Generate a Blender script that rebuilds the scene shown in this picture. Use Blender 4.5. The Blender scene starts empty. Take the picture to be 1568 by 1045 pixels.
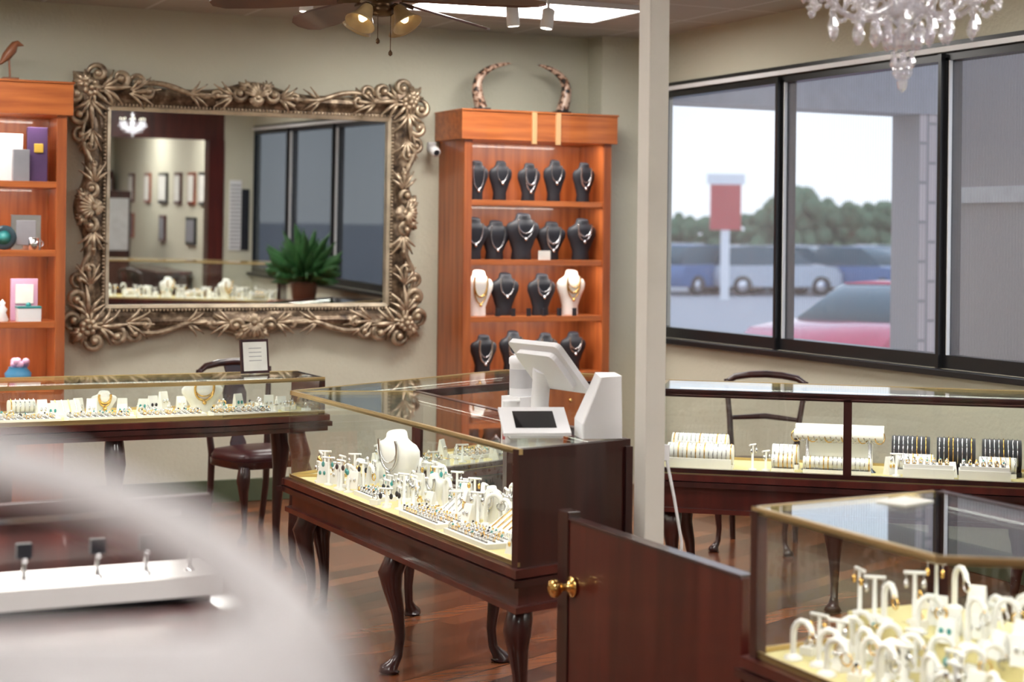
import bpy, math, random
from mathutils import Vector, Matrix
random.seed(4)
pi=math.pi
# ------------------------------------------------------------ materials
def newmat(name):
    m=bpy.data.materials.new(name); m.use_nodes=True
    nt=m.node_tree; nt.nodes.clear()
    o=nt.nodes.new('ShaderNodeOutputMaterial')
    return m,nt,o
def pr(nt,col,rough,metal=0,coat=0,spec=.5):
    b=nt.nodes.new('ShaderNodeBsdfPrincipled')
    b.inputs['Base Color'].default_value=(*col,1); b.inputs['Roughness'].default_value=rough
    b.inputs['Metallic'].default_value=metal; b.inputs['Coat Weight'].default_value=coat
    b.inputs['Specular IOR Level'].default_value=spec
    return b
def coords(nt,scale=(1,1,1),rot=(0,0,0)):
    tc=nt.nodes.new('ShaderNodeTexCoord'); mp=nt.nodes.new('ShaderNodeMapping')
    mp.inputs['Scale'].default_value=scale; mp.inputs['Rotation'].default_value=rot
    nt.links.new(tc.outputs['Object'],mp.inputs['Vector']); return mp.outputs['Vector']
def noise(nt,vec,scale,detail=4):
    n=nt.nodes.new('ShaderNodeTexNoise'); n.inputs['Scale'].default_value=scale; n.inputs['Detail'].default_value=detail
    nt.links.new(vec,n.inputs['Vector']); return n.outputs['Fac']
def ramp(nt,fac,stops):
    r=nt.nodes.new('ShaderNodeValToRGB'); e=r.color_ramp.elements
    e[0].position=stops[0][0]; e[0].color=(*stops[0][1],1); e[1].position=stops[-1][0]; e[1].color=(*stops[-1][1],1)
    for p,c in stops[1:-1]:
        k=e.new(p); k.color=(*c,1)
    nt.links.new(fac,r.inputs['Fac']); return r.outputs['Color']
def bump(nt,fac,b,strength=.2,dist=.01):
    n=nt.nodes.new('ShaderNodeBump'); n.inputs['Strength'].default_value=strength; n.inputs['Distance'].default_value=dist
    nt.links.new(fac,n.inputs['Height']); nt.links.new(n.outputs['Normal'],b.inputs['Normal'])
def M_plain(name,col,rough=.5,metal=0,coat=0,var=.08,spec=.5):
    m,nt,o=newmat(name); b=pr(nt,col,rough,metal,coat,spec)
    v=coords(nt); f=noise(nt,v,9)
    lo=tuple(c*(1-var) for c in col); hi=tuple(min(1,c*(1+var)) for c in col)
    nt.links.new(ramp(nt,f,[(.3,lo),(.7,hi)]),b.inputs['Base Color'])
    nt.links.new(b.outputs[0],o.inputs[0]); return m
def M_wall(name,col):
    m,nt,o=newmat(name); b=pr(nt,col,.85)
    v=coords(nt); f=noise(nt,v,45,6)
    nt.links.new(ramp(nt,noise(nt,v,1.2),[(.3,tuple(c*.95 for c in col)),(.7,tuple(c*1.04 for c in col))]),b.inputs['Base Color'])
    bump(nt,f,b,.35,.01); nt.links.new(b.outputs[0],o.inputs[0]); return m
def M_wood(name,c1,c2,scale=(30,30,2),rough=.3,coat=.3):
    m,nt,o=newmat(name); b=pr(nt,c1,rough,0,coat)
    v=coords(nt,scale); f=noise(nt,v,1.0,8)
    nt.links.new(ramp(nt,f,[(.32,c1),(.5,tuple((a+d)/2 for a,d in zip(c1,c2))),(.68,c2)]),b.inputs['Base Color'])
    bump(nt,f,b,.06,.004); nt.links.new(b.outputs[0],o.inputs[0]); return m
def M_emit(name,col,s):
    m,nt,o=newmat(name); e=nt.nodes.new('ShaderNodeEmission'); e.inputs[0].default_value=(*col,1); e.inputs[1].default_value=s
    nt.links.new(e.outputs[0],o.inputs[0]); return m
def M_glass(name,tint=(.93,.97,.95),f0=.05,f1=.9,milk=0):
    m,nt,o=newmat(name)
    lw=nt.nodes.new('ShaderNodeLayerWeight'); lw.inputs['Blend'].default_value=.5
    pw=nt.nodes.new('ShaderNodeMath'); pw.operation='POWER'; pw.inputs[1].default_value=5; nt.links.new(lw.outputs['Facing'],pw.inputs[0])
    mu=nt.nodes.new('ShaderNodeMath'); mu.operation='MULTIPLY_ADD'; mu.inputs[1].default_value=f1-f0; mu.inputs[2].default_value=f0; nt.links.new(pw.outputs[0],mu.inputs[0])
    t=nt.nodes.new('ShaderNodeBsdfTransparent'); t.inputs[0].default_value=(*tint,1)
    g=nt.nodes.new('ShaderNodeBsdfGlossy'); g.inputs['Roughness'].default_value=.01; g.inputs['Color'].default_value=(1,1,1,1)
    mx=nt.nodes.new('ShaderNodeMixShader'); nt.links.new(mu.outputs[0],mx.inputs[0]); nt.links.new(t.outputs[0],mx.inputs[1]); nt.links.new(g.outputs[0],mx.inputs[2])
    out=mx
    if milk:
        d=nt.nodes.new('ShaderNodeBsdfTranslucent'); d.inputs[0].default_value=(.95,.95,1,1)
        d2=nt.nodes.new('ShaderNodeBsdfDiffuse'); d2.inputs[0].default_value=(.95,.95,1,1)
        m3=nt.nodes.new('ShaderNodeMixShader'); m3.inputs[0].default_value=.5; nt.links.new(d.outputs[0],m3.inputs[1]); nt.links.new(d2.outputs[0],m3.inputs[2])
        m2=nt.nodes.new('ShaderNodeMixShader'); m2.inputs[0].default_value=milk; nt.links.new(mx.outputs[0],m2.inputs[1]); nt.links.new(m3.outputs[0],m2.inputs[2]); out=m2
    nt.links.new(out.outputs[0],o.inputs[0]); return m
def M_shade(name,open_,col):
    m,nt,o=newmat(name)
    v=coords(nt,(1,1,1)); w=nt.nodes.new('ShaderNodeTexWave'); w.wave_type='BANDS'; w.bands_direction='Y'
    w.inputs['Scale'].default_value=14; w.inputs['Distortion'].default_value=.3
    nt.links.new(v,w.inputs['Vector'])
    mr=nt.nodes.new('ShaderNodeMapRange'); mr.inputs['To Min'].default_value=1-open_-.04; mr.inputs['To Max'].default_value=1-open_+.04
    nt.links.new(w.outputs['Fac'],mr.inputs['Value'])
    t=nt.nodes.new('ShaderNodeBsdfTransparent'); d=nt.nodes.new('ShaderNodeBsdfDiffuse'); d.inputs[0].default_value=(*col,1)
    mx=nt.nodes.new('ShaderNodeMixShader'); nt.links.new(mr.outputs[0],mx.inputs[0]); nt.links.new(t.outputs[0],mx.inputs[1]); nt.links.new(d.outputs[0],mx.inputs[2])
    nt.links.new(mx.outputs[0],o.inputs[0]); return m

wall_m=M_wall('wall_paint_cream',(.58,.56,.45))
ceil_m,nt,o=newmat('ceiling_tile'); b=pr(nt,(.5,.47,.42),.9); v=coords(nt)
br=nt.nodes.new('ShaderNodeTexBrick'); br.offset=0; br.inputs['Color1'].default_value=(.46,.42,.36,1); br.inputs['Color2'].default_value=(.44,.40,.34,1)
br.inputs['Mortar'].default_value=(.6,.58,.54,1); br.inputs['Scale'].default_value=1; br.inputs['Brick Width'].default_value=.61; br.inputs['Row Height'].default_value=.61; br.inputs['Mortar Size'].default_value=.012
nt.links.new(v,br.inputs['Vector']); nt.links.new(br.outputs['Color'],b.inputs['Base Color']); bump(nt,noise(nt,v,120),b,.3); nt.links.new(b.outputs[0],o.inputs[0])
floor_m,nt,o=newmat('hardwood_planks'); b=pr(nt,(.3,.1,.05),.25,0,.2); v=coords(nt,(1,1,1),(0,0,math.radians(-24)))
br=nt.nodes.new('ShaderNodeTexBrick'); br.offset=.37; br.inputs['Color1'].default_value=(.09,.024,.012,1); br.inputs['Color2'].default_value=(.38,.125,.05,1)
br.inputs['Mortar'].default_value=(.02,.008,.005,1); br.inputs['Scale'].default_value=1; br.inputs['Brick Width'].default_value=.9; br.inputs['Row Height'].default_value=.12; br.inputs['Mortar Size'].default_value=.004
nt.links.new(v,br.inputs['Vector'])
mx=nt.nodes.new('ShaderNodeMixRGB'); mx.blend_type='MULTIPLY'; mx.inputs[0].default_value=.7
v2=coords(nt,(2.5,30,1),(0,0,math.radians(-24))); nz=ramp(nt,noise(nt,v2,1,6),[(.3,(.5,.45,.42)),(.7,(1.0,1.0,1.0))])
nt.links.new(br.outputs['Color'],mx.inputs[1]); nt.links.new(nz,mx.inputs[2]); nt.links.new(mx.outputs[0],b.inputs['Base Color']); nt.links.new(b.outputs[0],o.inputs[0])
brick_m,nt,o=newmat('pink_brick'); b=pr(nt,(.5,.4,.36),.9); v=coords(nt,(1,1,1),(pi/2,0,pi/2))
br=nt.nodes.new('ShaderNodeTexBrick'); br.inputs['Color1'].default_value=(.62,.51,.49,1); br.inputs['Color2'].default_value=(.52,.43,.41,1); br.inputs['Mortar'].default_value=(.3,.27,.27,1)
br.inputs['Scale'].default_value=1; br.inputs['Brick Width'].default_value=.3; br.inputs['Row Height'].default_value=.09; br.inputs['Mortar Size'].default_value=.014
nt.links.new(v,br.inputs['Vector']); nt.links.new(br.outputs['Color'],b.inputs['Base Color']); nt.links.new(b.outputs[0],o.inputs[0])

oak=M_wood('oak_orange',(.27,.062,.015),(.48,.135,.035),(22,22,1.6),.35,.3)
oakh=M_wood('oak_orange_horizontal',(.33,.08,.018),(.56,.165,.04),(1.8,22,26),.35,.3)
oaklt=M_wood('oak_light',(.6,.33,.14),(.72,.45,.22),(22,22,2),.4)
mahog=M_wood('mahogany',(.02,.005,.005),(.05,.011,.009),(14,14,1.5),.3,.35)
mahogr=M_wood('mahogany_red',(.045,.006,.005),(.095,.014,.010),(14,14,1.5),.32,.4)
rimw=M_wood('cherry_rim',(.16,.03,.015),(.3,.07,.03),(4,4,4),.3,.4)
brassrim=M_plain('brass_trim',(.62,.46,.22),.3,.75)
silver=M_plain('silver',(.7,.7,.73),.18,1,var=.03)
gold=M_plain('gold',(.8,.52,.18),.2,1,var=.04)
white=M_plain('white_leatherette',(.78,.77,.75),.5,var=.03)
whitep=M_plain('white_plastic',(.82,.82,.84),.35,var=.02)
postw=M_plain('painted_post_cream',(.68,.65,.59),.5,var=.03)
black=M_plain('black_velvet',(.012,.013,.02),.6)
blackfr=M_plain('black_aluminium',(.012,.012,.014),.3,var=.02)
screen=M_plain('screen_glass',(.008,.009,.012),.08,var=0)
carglass=M_plain('car_window_glass',(.05,.12,.16),.08,var=0)
deck=M_plain('deck_cream_cloth',(.66,.58,.29),.8,var=.03)
teal=M_plain('turquoise',(.04,.28,.28),.3)
redm=M_plain('red_box',(.45,.03,.03),.4)
burg=M_plain('burgundy_leather',(.04,.006,.008),.35,var=.1)
glass=M_glass('case_glass',(.95,.975,.965),.045)
glasst=M_glass('case_top_glass',(.88,.93,.91),.11)
glassw=M_glass('window_glass',(.96,.98,.99),.02,.4)
crystal=M_glass('crystal',(.97,.97,1),.28,1,.24)
shade1=M_shade('solar_shade',.77,(.55,.53,.58))
shade2=M_shade('solar_shade_darkened',.14,(.045,.05,.06))  # solar shade with its oblique dimness in the mirror put into the colour
troffer=M_emit('fluorescent_diffuser',(1,.97,.92),21.5)
spotm=M_emit('spot_lamp',(1,.93,.8),12)
jar=M_plain('amber_glass',(.5,.36,.18),.3,var=.2)
leafm=M_plain('leaf_green',(.03,.10,.028),.45,var=.35)
foliage=M_plain('foliage',(.12,.19,.11),.9,var=.3)  # lightened grey-green, distance haze put into the colour
pot=M_plain('brown_pot',(.12,.05,.03),.5)
picw=M_plain('picture_paper',(.75,.74,.7),.6)
purple=M_plain('purple_card',(.07,.03,.11),.5)
pink=M_plain('pink_card',(.6,.35,.5),.5)
greyc=M_plain('grey_card',(.25,.25,.28),.5)
greyfr=M_plain('grey_panel',(.6,.62,.65),.35,.3)
blueg=M_plain('blue_ceramic',(.07,.28,.5),.25)
olive=M_plain('olive_baseboard',(.07,.085,.045),.5)
asphalt=M_plain('asphalt',(.42,.41,.43),.9)
conc=M_plain('concrete',(.5,.49,.49),.9)
stucco=M_plain('soffit_paint',(.36,.34,.35),.9)
tyre=M_plain('tyre',(.02,.02,.02),.8)
paints={'white':M_plain('car_white',(.85,.87,.9),.25,0,1),'dark':M_plain('car_dark',(.04,.05,.08),.25,0,1),'blue':M_plain('car_blue',(.05,.15,.36),.25,0,1),'red':M_plain('car_red',(.62,.03,.10),.25,0,1),'silver':M_plain('car_silver',(.5,.55,.62),.25,.2,1)}
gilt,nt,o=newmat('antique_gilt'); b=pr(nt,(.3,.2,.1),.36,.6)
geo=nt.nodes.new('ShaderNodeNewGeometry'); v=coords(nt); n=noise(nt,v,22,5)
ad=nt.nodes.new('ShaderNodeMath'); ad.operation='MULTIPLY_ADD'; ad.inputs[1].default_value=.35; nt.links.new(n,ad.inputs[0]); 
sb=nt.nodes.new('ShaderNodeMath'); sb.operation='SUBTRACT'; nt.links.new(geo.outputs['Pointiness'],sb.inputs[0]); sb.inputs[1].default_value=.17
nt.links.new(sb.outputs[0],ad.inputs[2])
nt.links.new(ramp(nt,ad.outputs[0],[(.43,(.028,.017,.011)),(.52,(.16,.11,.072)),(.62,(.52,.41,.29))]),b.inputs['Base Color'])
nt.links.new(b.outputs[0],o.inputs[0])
giltl=M_plain('gilt_lip',(.55,.46,.34),.35,.6,var=.25)
mirr,nt,o=newmat('mirror_silver'); g_=nt.nodes.new('ShaderNodeBsdfGlossy'); g_.inputs['Color'].default_value=(.92,.94,.93,1); g_.inputs['Roughness'].default_value=0; nt.links.new(g_.outputs[0],o.inputs[0])
horn,nt,o=newmat('mottled_horn'); b=pr(nt,(.3,.2,.1),.3); v=coords(nt)
nt.links.new(ramp(nt,noise(nt,v,30,2),[(.42,(.02,.015,.012)),(.48,(.25,.10,.05)),(.56,(.6,.42,.32))]),b.inputs['Base Color']); nt.links.new(b.outputs[0],o.inputs[0])

# ------------------------------------------------------------ geometry builder
class G:
    def __init__(s): s.v=[];s.f=[];s.m=[];s.s=[];s.M=Matrix.Identity(4)
    def add(s,vs,fs,mi,smooth=False):
        o=len(s.v)
        for p in vs: s.v.append(tuple(s.M@Vector(p)))
        for f in fs:
            s.f.append(tuple(i+o for i in f)); s.m.append(mi); s.s.append(smooth)
    def at(s,x,y,z,rz=0,sc=1): s.M=Matrix.Translation((x,y,z))@Matrix.Rotation(rz,4,'Z')@Matrix.Scale(sc,4); return s
    def box(s,x0,x1,y0,y1,z0,z1,mi):
        s.add([(x0,y0,z0),(x1,y0,z0),(x1,y1,z0),(x0,y1,z0),(x0,y0,z1),(x1,y0,z1),(x1,y1,z1),(x0,y1,z1)],
              [(0,3,2,1),(4,5,6,7),(0,1,5,4),(1,2,6,5),(2,3,7,6),(3,0,4,7)],mi)
    def cbox(s,cx,cy,z0,w,d,h,mi,rz=0):
        K=s.M; s.M=K@Matrix.Translation((cx,cy,z0))@Matrix.Rotation(rz,4,'Z'); s.box(-w/2,w/2,-d/2,d/2,0,h,mi); s.M=K
    def quad(s,a,b,c,d,mi): s.add([a,b,c,d],[(0,1,2,3)],mi)
    def prism(s,poly,z0,z1,mi):
        n=len(poly); vs=[(x,y,z0) for x,y in poly]+[(x,y,z1) for x,y in poly]
        s.add(vs,[tuple(range(n-1,-1,-1)),tuple(range(n,2*n))]+[(i,(i+1)%n,n+(i+1)%n,n+i) for i in range(n)],mi)
    def loft(s,rings,mi,smooth=True,caps=True):
        n=len(rings[0]); vs=[p for r in rings for p in r]; fs=[]
        for k in range(len(rings)-1):
            for i in range(n): fs.append((k*n+i,k*n+(i+1)%n,(k+1)*n+(i+1)%n,(k+1)*n+i))
        s.add(vs,fs,mi,smooth)
        if caps: s.add(rings[0],[tuple(range(n-1,-1,-1))],mi); s.add(rings[-1],[tuple(range(n))],mi)
    def lathe(s,prof,c,mi,seg=16,sx=1,sy=1,smooth=True):
        s.loft([[(c[0]+r*sx*math.cos(2*pi*i/seg),c[1]+r*sy*math.sin(2*pi*i/seg),c[2]+z) for i in range(seg)] for r,z in prof],mi,smooth)
    def ball(s,c,r,mi,seg=8,sz=1,rings=5):
        s.lathe([(max(1e-4,r*math.sin(pi*k/rings)),-r*sz*math.cos(pi*k/rings)) for k in range(rings+1)],c,mi,seg)
    def tube(s,pts,r,mi,seg=6,closed=False,flat=1.0):
        P=[Vector(p) for p in pts]; n=len(P); R=r if isinstance(r,(list,tuple)) else [r]*n
        rings=[]; up=None
        for i in range(n):
            if closed: t=P[(i+1)%n]-P[i-1]
            else: t=P[min(i+1,n-1)]-P[max(i-1,0)]
            if t.length<1e-9: t=Vector((0,0,1))
            t.normalize()
            if up is None:
                a=Vector((0,1,0)) if abs(t.y)<.9 else Vector((1,0,0)); up=(a-t*a.dot(t)).normalized()
            else:
                up=(up-t*up.dot(t)); up=up.normalized() if up.length>1e-6 else t.orthogonal().normalized()
            sd=t.cross(up)
            rings.append([tuple(P[i]+(up*math.cos(2*pi*k/seg)*flat+sd*math.sin(2*pi*k/seg))*R[i]) for k in range(seg)])
        if closed: rings.append(rings[0])
        s.loft(rings,mi,True,not closed)
    def ring(s,c,R,r,mi,axis='Z',n=10,seg=4):
        pts=[]
        for i in range(n):
            a=2*pi*i/n; u,w=R*math.cos(a),R*math.sin(a)
            pts.append({'Z':(c[0]+u,c[1]+w,c[2]),'Y':(c[0]+u,c[1],c[2]+w),'X':(c[0],c[1]+u,c[2]+w)}[axis])
        s.tube(pts,r,mi,seg,True)
    def ebox(s,p,q,th,z0,z1,mi,off=0,ext=0):
        p=Vector(p);q=Vector(q); d=(q-p).normalized(); n=Vector((-d.y,d.x)); p=p-d*ext; q=q+d*ext
        a=p+n*off;b_=q+n*off;c=q+n*(off+th);e=p+n*(off+th)
        s.prism([tuple(a),tuple(b_),tuple(c),tuple(e)],z0,z1,mi)
    def obj(s,name,mats,bevel=0,parent=None):
        me=bpy.data.meshes.new(name); me.from_pydata(s.v,[],s.f)
        for m in mats: me.materials.append(m)
        me.polygons.foreach_set('material_index',s.m); me.polygons.foreach_set('use_smooth',s.s); me.update()
        import bmesh
        bm=bmesh.new(); bm.from_mesh(me); bmesh.ops.recalc_face_normals(bm,faces=bm.faces); bm.to_mesh(me); bm.free()
        ob=bpy.data.objects.new(name,me); bpy.context.scene.collection.objects.link(ob)
        if bevel:
            k=ob.modifiers.new('bevel','BEVEL'); k.width=bevel; k.segments=2; k.limit_method='ANGLE'; k.angle_limit=math.radians(50)
        if parent: ob.parent=parent
        return ob
def offset(poly,d):
    n=len(poly); out=[]
    for i in range(n):
        p0=Vector(poly[i-1]);p1=Vector(poly[i]);p2=Vector(poly[(i+1)%n])
        a=(p1-p0).normalized(); b=(p2-p1).normalized(); na=Vector((a.y,-a.x)); nb=Vector((b.y,-b.x))
        k=(na+nb); k=k/ (1+na.dot(nb)); out.append(tuple(p1+k*d))
    return out
def strip_light(parent,x,y,z,L,W,energy,rz=0,tilt=0,col=(1,.94,.84)):
    l=bpy.data.lights.new('led_strip','AREA'); l.shape='RECTANGLE'; l.size=L; l.size_y=W; l.energy=energy; l.color=col
    o=bpy.data.objects.new('led_strip',l); bpy.context.scene.collection.objects.link(o); o.parent=parent
    o.matrix_world=Matrix.Translation((x,y,z))@Matrix.Rotation(rz,4,'Z')@Matrix.Rotation(tilt,4,'X')

# ------------------------------------------------------------ room shell
YB=10.3; XR=5.8; ZC=3.0
g=G(); g.box(-4,XR+.15,-6,YB+.15,-.12,0,0); g.obj('floor',[floor_m])
g=G(); g.box(-4,XR+.15,-6,YB+.15,ZC,ZC+.1,0); g.obj('ceiling',[ceil_m])
g=G(); g.box(-4,XR+.15,YB,YB+.15,0,ZC,0); g.box(5.45,XR,10.1,YB,0,ZC,0); g.obj('wall_back',[wall_m])
g=G(); g.box(-4.15,-4,-6,YB+.15,0,ZC,0); g.obj('wall_left',[wall_m])
g=G(); g.box(-4.15,XR+.15,-6.15,-6,0,ZC,0); g.obj('wall_front',[wall_m])
g=G(); y1=10.02; y0=1.14
g.box(XR,XR+.15,-6,YB,0,1.0,0); g.box(XR,XR+.15,-6,YB,2.68,ZC,0); g.box(XR,XR+.15,y1,YB,1.0,2.68,0); g.box(XR,XR+.15,-6,y0,1.0,2.68,0)
g.obj('wall_right',[wall_m])
g=G(); g.box(5.45,XR,1.2,1.35,0,ZC,0); g.box(3.3,5.45,1.2,1.35,2.5,ZC,1); g.box(5.27,5.45,1.18,1.37,0,2.5,1); g.box(3.3,3.5,1.18,1.37,0,2.5,1)
g.obj('wall_partition',[wall_m,mahogr])
g=G(); g.box(-4,5.45,YB-.015,YB,0,.14,0); g.obj('baseboard_back',[olive],.004)
g=G(); g.box(XR-.015,XR,1.4,10.1,0,.14,0); g.obj('baseboard_right',[olive],.004)
my=[10.02,8.54,7.06,5.58,4.10,2.62,1.14]
for i in range(6):
    a,b_=my[i+1],my[i]; g=G(); x0,x1=5.81,5.9; dark=i>=3
    g.box(x0,x1,a,b_,1.0,1.07,0); g.box(x0,x1,a,b_,2.585,2.625,0); g.box(x0-.03,x1-.03,a,b_,2.628,2.655,3); g.box(x0-.02,x1-.02,a,b_,2.625,2.68,0)  # white head bar stands in for the strip of daylight above the shade
    g.box(x0,x1,a,a+.035,1.07,2.6,0); g.box(x0,x1,b_-.035,b_,1.07,2.6,0)
    g.box(x0,x0+.02,a+.036,a+.046,1.07,2.585,3); g.box(x0,x0+.02,b_-.042,b_-.036,1.07,2.585,3)
    g.box(x0-.03,x0,a-.012,a+.012,1.0,2.62,0)
    g.quad((5.88,a+.03,1.06),(5.88,b_-.03,1.06),(5.88,b_-.03,2.61),(5.88,a+.03,2.61),1)
    g.quad((5.84,a+.03,1.06),(5.84,b_-.03,1.06),(5.84,b_-.03,2.61),(5.84,a+.03,2.61),2)
    g.obj('window_%d'%(i+1),[blackfr,glassw,shade2 if dark else shade1,whitep])
g=G(); g.box(5.74,5.81,1.14,10.02,.965,.999,0); g.obj('trim_1',[blackfr],.004)
# ------------------------------------------------------------ ceiling lights
def troff(x,y,w=1.25,d=.6):
    g=G(); z=ZC-.03; g.box(x-w/2,x+w/2,y-d/2,y+d/2,z+.012,z+.0295,0)
    g.box(x-w/2-.03,x+w/2+.03,y-d/2-.03,y-d/2,z,ZC-.0005,1); g.box(x-w/2-.03,x+w/2+.03,y+d/2,y+d/2+.03,z,ZC-.0005,1)
    g.box(x-w/2-.03,x-w/2,y-d/2,y+d/2,z,ZC-.0005,1); g.box(x+w/2,x+w/2+.03,y-d/2,y+d/2,z,ZC-.0005,1)
    g.obj('ceiling_light',[troffer,whitep])
for p in [(4.32,9.0),(1.0,8.8),(1.0,5.8),(4.2,5.9),(4.2,3.0),(1.0,2.8),(-2,8),(-2,4),(4.8,-.4),(4.8,-3),(-.3,-1.0)]: troff(*p)  # last panel added to light the foreground stand; hall pair added to brighten reflection
# ------------------------------------------------------------ oak cabinets
def cabinet(name,x0,x1,y0,y1,ztop,zh,shelves,strips):
    g=G(); t=.03
    g.box(x0,x0+t,y0,y1,0,zh,0); g.box(x1-t,x1,y0,y1,0,zh,0); g.box(x0+t,x1-t,y1-.02,y1,0,zh,0)
    g.box(x0,x0+.055,y0-.015,y0,0,zh,0); g.box(x1-.055,x1,y0-.015,y0,0,zh,0)
    g.box(x0-.03,x1+.03,y0-.04,y1,zh,ztop,1); 
    g.box(x0-.035,x1+.035,y0-.05,y1,ztop-.012,ztop,1)
    for z in shelves: g.box(x0+t,x1-t,y0,y1-.02,z-.035,z,1)
    g.box(x0+t,x1-t,y0-.01,y0+.01,.0,.75,0)
    xm=(x0+x1)/2
    for a,b_ in((x0+.07,xm-.01),(xm+.01,x1-.07)): g.box(a,b_,y0-.028,y0-.01,.1,.7,0); g.ball(((a+b_)/2,y0-.035,.6),.014,2)
    for sx in strips: g.box(sx-.017,sx+.017,y0-.056,y0-.04,zh-.02,ztop-.005,3)
    ob=g.obj(name,[oak,oakh,gold,oaklt],.002)
    for i,z in enumerate([zh]+[s-.035 for s in shelves[:-1]]):
        strip_light(ob,xm,y0+.06,z-.004,x1-x0-.14,.02,4 if i==0 else 3,0,.25)
cabinet('oak_display_cabinet',4.36,5.41,9.9,10.295,2.455,2.265,[1.885,1.506,1.145,.78],[4.83,5.0])
cabinet('oak_display_cabinet',.83,1.9,9.9,10.295,2.50,2.31,[1.935,1.546,1.143,.78],[])
# ------------------------------------------------------------ busts
def bust(g,x,y,z,h,w,mi,ci,rz=0,chain=1,drop=.5):
    K=g.M; g.M=K@Matrix.Translation((x,y,z))@Matrix.Rotation(rz,4,'Z')
    prof=[(0,.27,.24),(.03,.28,.25),(.2,.27,.18),(.42,.38,.19),(.6,.49,.21),(.72,.5,.21),(.80,.44,.19),(.85,.30,.16),(.90,.23,.14),(.98,.2,.14),(1,.18,.13)]
    rings=[]
    for t,a,d in prof:
        rings.append([(a*w*math.cos(2*pi*i/16),d*w*math.sin(2*pi*i/16)+.12*w*(1-t),t*h+(.03*h*math.sin(2*pi*i/16) if t>.97 else 0)) for i in range(16)])
    g.loft(rings,mi)
    for c in range(chain):
        pts=[]; dp=drop*(1-.25*c)
        for i in range(17):
            a=pi*i/16; xx=.21*w*math.cos(a)*(1+.45*math.sin(a)); zz=.88*h-dp*h*math.sin(a)**1.2
            t=zz/h; dd=.2*w
            yy=.12*w*(1-t)-(dd+.03*w)*math.sqrt(max(.02,1-(xx/(.52*w))**2))
            pts.append((xx,yy,zz))
        g.tube(pts,.0035+.0014*((c+int(x*100))%3),ci,5)
        if c==0: g.ball((0,pts[8][1]-.004,pts[8][2]-.01),.011,ci,6)
    g.M=K
JM=[white,silver,gold,black,teal,redm]
row=[(1.885,[(4.50,0),(4.68,0),(4.87,0),(5.07,0),(5.27,0)],.26,.165,[3]*5),
     (1.506,[(4.48,0),(4.65,0),(4.83,.03),(5.05,0),(5.26,0)],.26,.215,[3]*5),
     (1.145,[(4.52,0),(4.72,0),(4.97,0),(5.2,0)],.28,.205,[0,3,3,0]),
     (.78,[(4.56,0),(4.78,0),(5.0,0),(5.22,0)],.26,.19,[3,3,3,3])]
for z,ps,h,w,cs in row:
    for k,((x,e),c) in enumerate(zip(ps,cs)):
        g=G(); hh=h*random.uniform(.92,1.04)+e; bust(g,x,10.03 if k%2 else 10.0,z,hh,w*(1.12 if e else 1),c,1 if c==3 else 2,0,random.choice([1,2,3]),random.choice([.4,.5,.6])); g.obj('necklace_bust',JM)
g=G(); g.cbox(4.95,9.93,1.506,.085,.006,.06,0); g.cbox(4.95,9.945,1.506,.05,.03,.01,0); g.obj('price_card',[picw])
g=G()
for i in range(6): g.cbox(4.62+.11*i,9.925,1.145,.022,.02,.05,0,.3)
g.obj('earring_stands',[black])
for sx,x0,tip in ((1,4.56,.21),(-1,5.14,-.18)):
    g=G(); g.cbox(x0,10.08,2.455,.10,.08,.025,1)
    pts=[];rr=[]
    for i in range(18):
        t=i/17
        # base rises nearly straight, bows outward, then the tip sweeps inward and upward
        px_=x0-sx*.05*math.sin(pi*min(1,t*1.15))+tip*t**2.3
        pz_=2.478+.30*(1-(1-t)**1.7)
        pts.append((px_,10.08,pz_)); rr.append(.040*(1-t)**.65+.002)
    g.tube(pts,rr,0,10); g.obj('mounted_horn',[horn,black])
g=G(); g.cbox(1.60,10.0,2.50,.09,.07,.02,0); g.tube([(1.60,10,2.52),(1.595,10,2.62)],.006,0)
g.tube([(1.52,10,2.585),(1.55,10,2.60),(1.58,10,2.64),(1.61,10,2.68),(1.625,10,2.71),(1.64,10,2.715),(1.675,10,2.705)],[.003,.010,.026,.028,.02,.018,.002],0,8); g.obj('bird_figurine',[M_plain('carved_wood',(.25,.09,.04),.4)])
g=G(); g.cbox(1.58,10.05,1.935,.19,.1,.27,0,.1); g.cbox(1.66,9.965,1.935,.09,.05,.18,1); g.obj('gift_bag',[whitep,greyc],.003)
g=G(); g.cbox(1.76,10.03,1.935,.11,.09,.31,0,-.1); g.cbox(1.76,9.975,2.1,.05,.01,.05,1,-.1); g.obj('purple_gift_box',[purple,M_plain('yellow_motif',(.6,.4,.05),.4)],.003)
g=G(); g.cbox(1.70,10.02,1.546,.17,.02,.2,0,.05); g.cbox(1.70,10.008,1.575,.11,.004,.14,1,.05); g.box(1.69,1.71,10.03,10.09,1.546,1.60,0); g.obj('photo_stand',[silver,greyc],.002)
g=G(); g.M=Matrix.Translation((1.575,10.0,1.546+.07))@Matrix.Rotation(pi/2,4,'X'); g.lathe([(.001,0),(.045,.002),(.07,.012),(.07,.018),(.04,.01),(.001,.01)],(0,0,0),0,20); g.lathe([(.001,.011),(.04,.0125),(.001,.014)],(0,0,0),1,16); g.obj('decorative_plate',[M_plain('plate_dark',(.03,.06,.08),.3),teal])
g=G(); g.lathe([(.02,0),(.028,.002),(.03,.07),(.027,.07),(.025,.01),(.001,.008)],(1.73,9.93,1.546),0); g.ring((1.765,9.93,1.582),.018,.004,0,'Y'); g.obj('silver_cup',[silver])
g=G(); g.cbox(1.70,10.05,1.143,.15,.02,.24,0); g.cbox(1.70,10.036,1.24,.10,.006,.11,1); g.obj('photo_stand',[pink,picw],.002)
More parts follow.
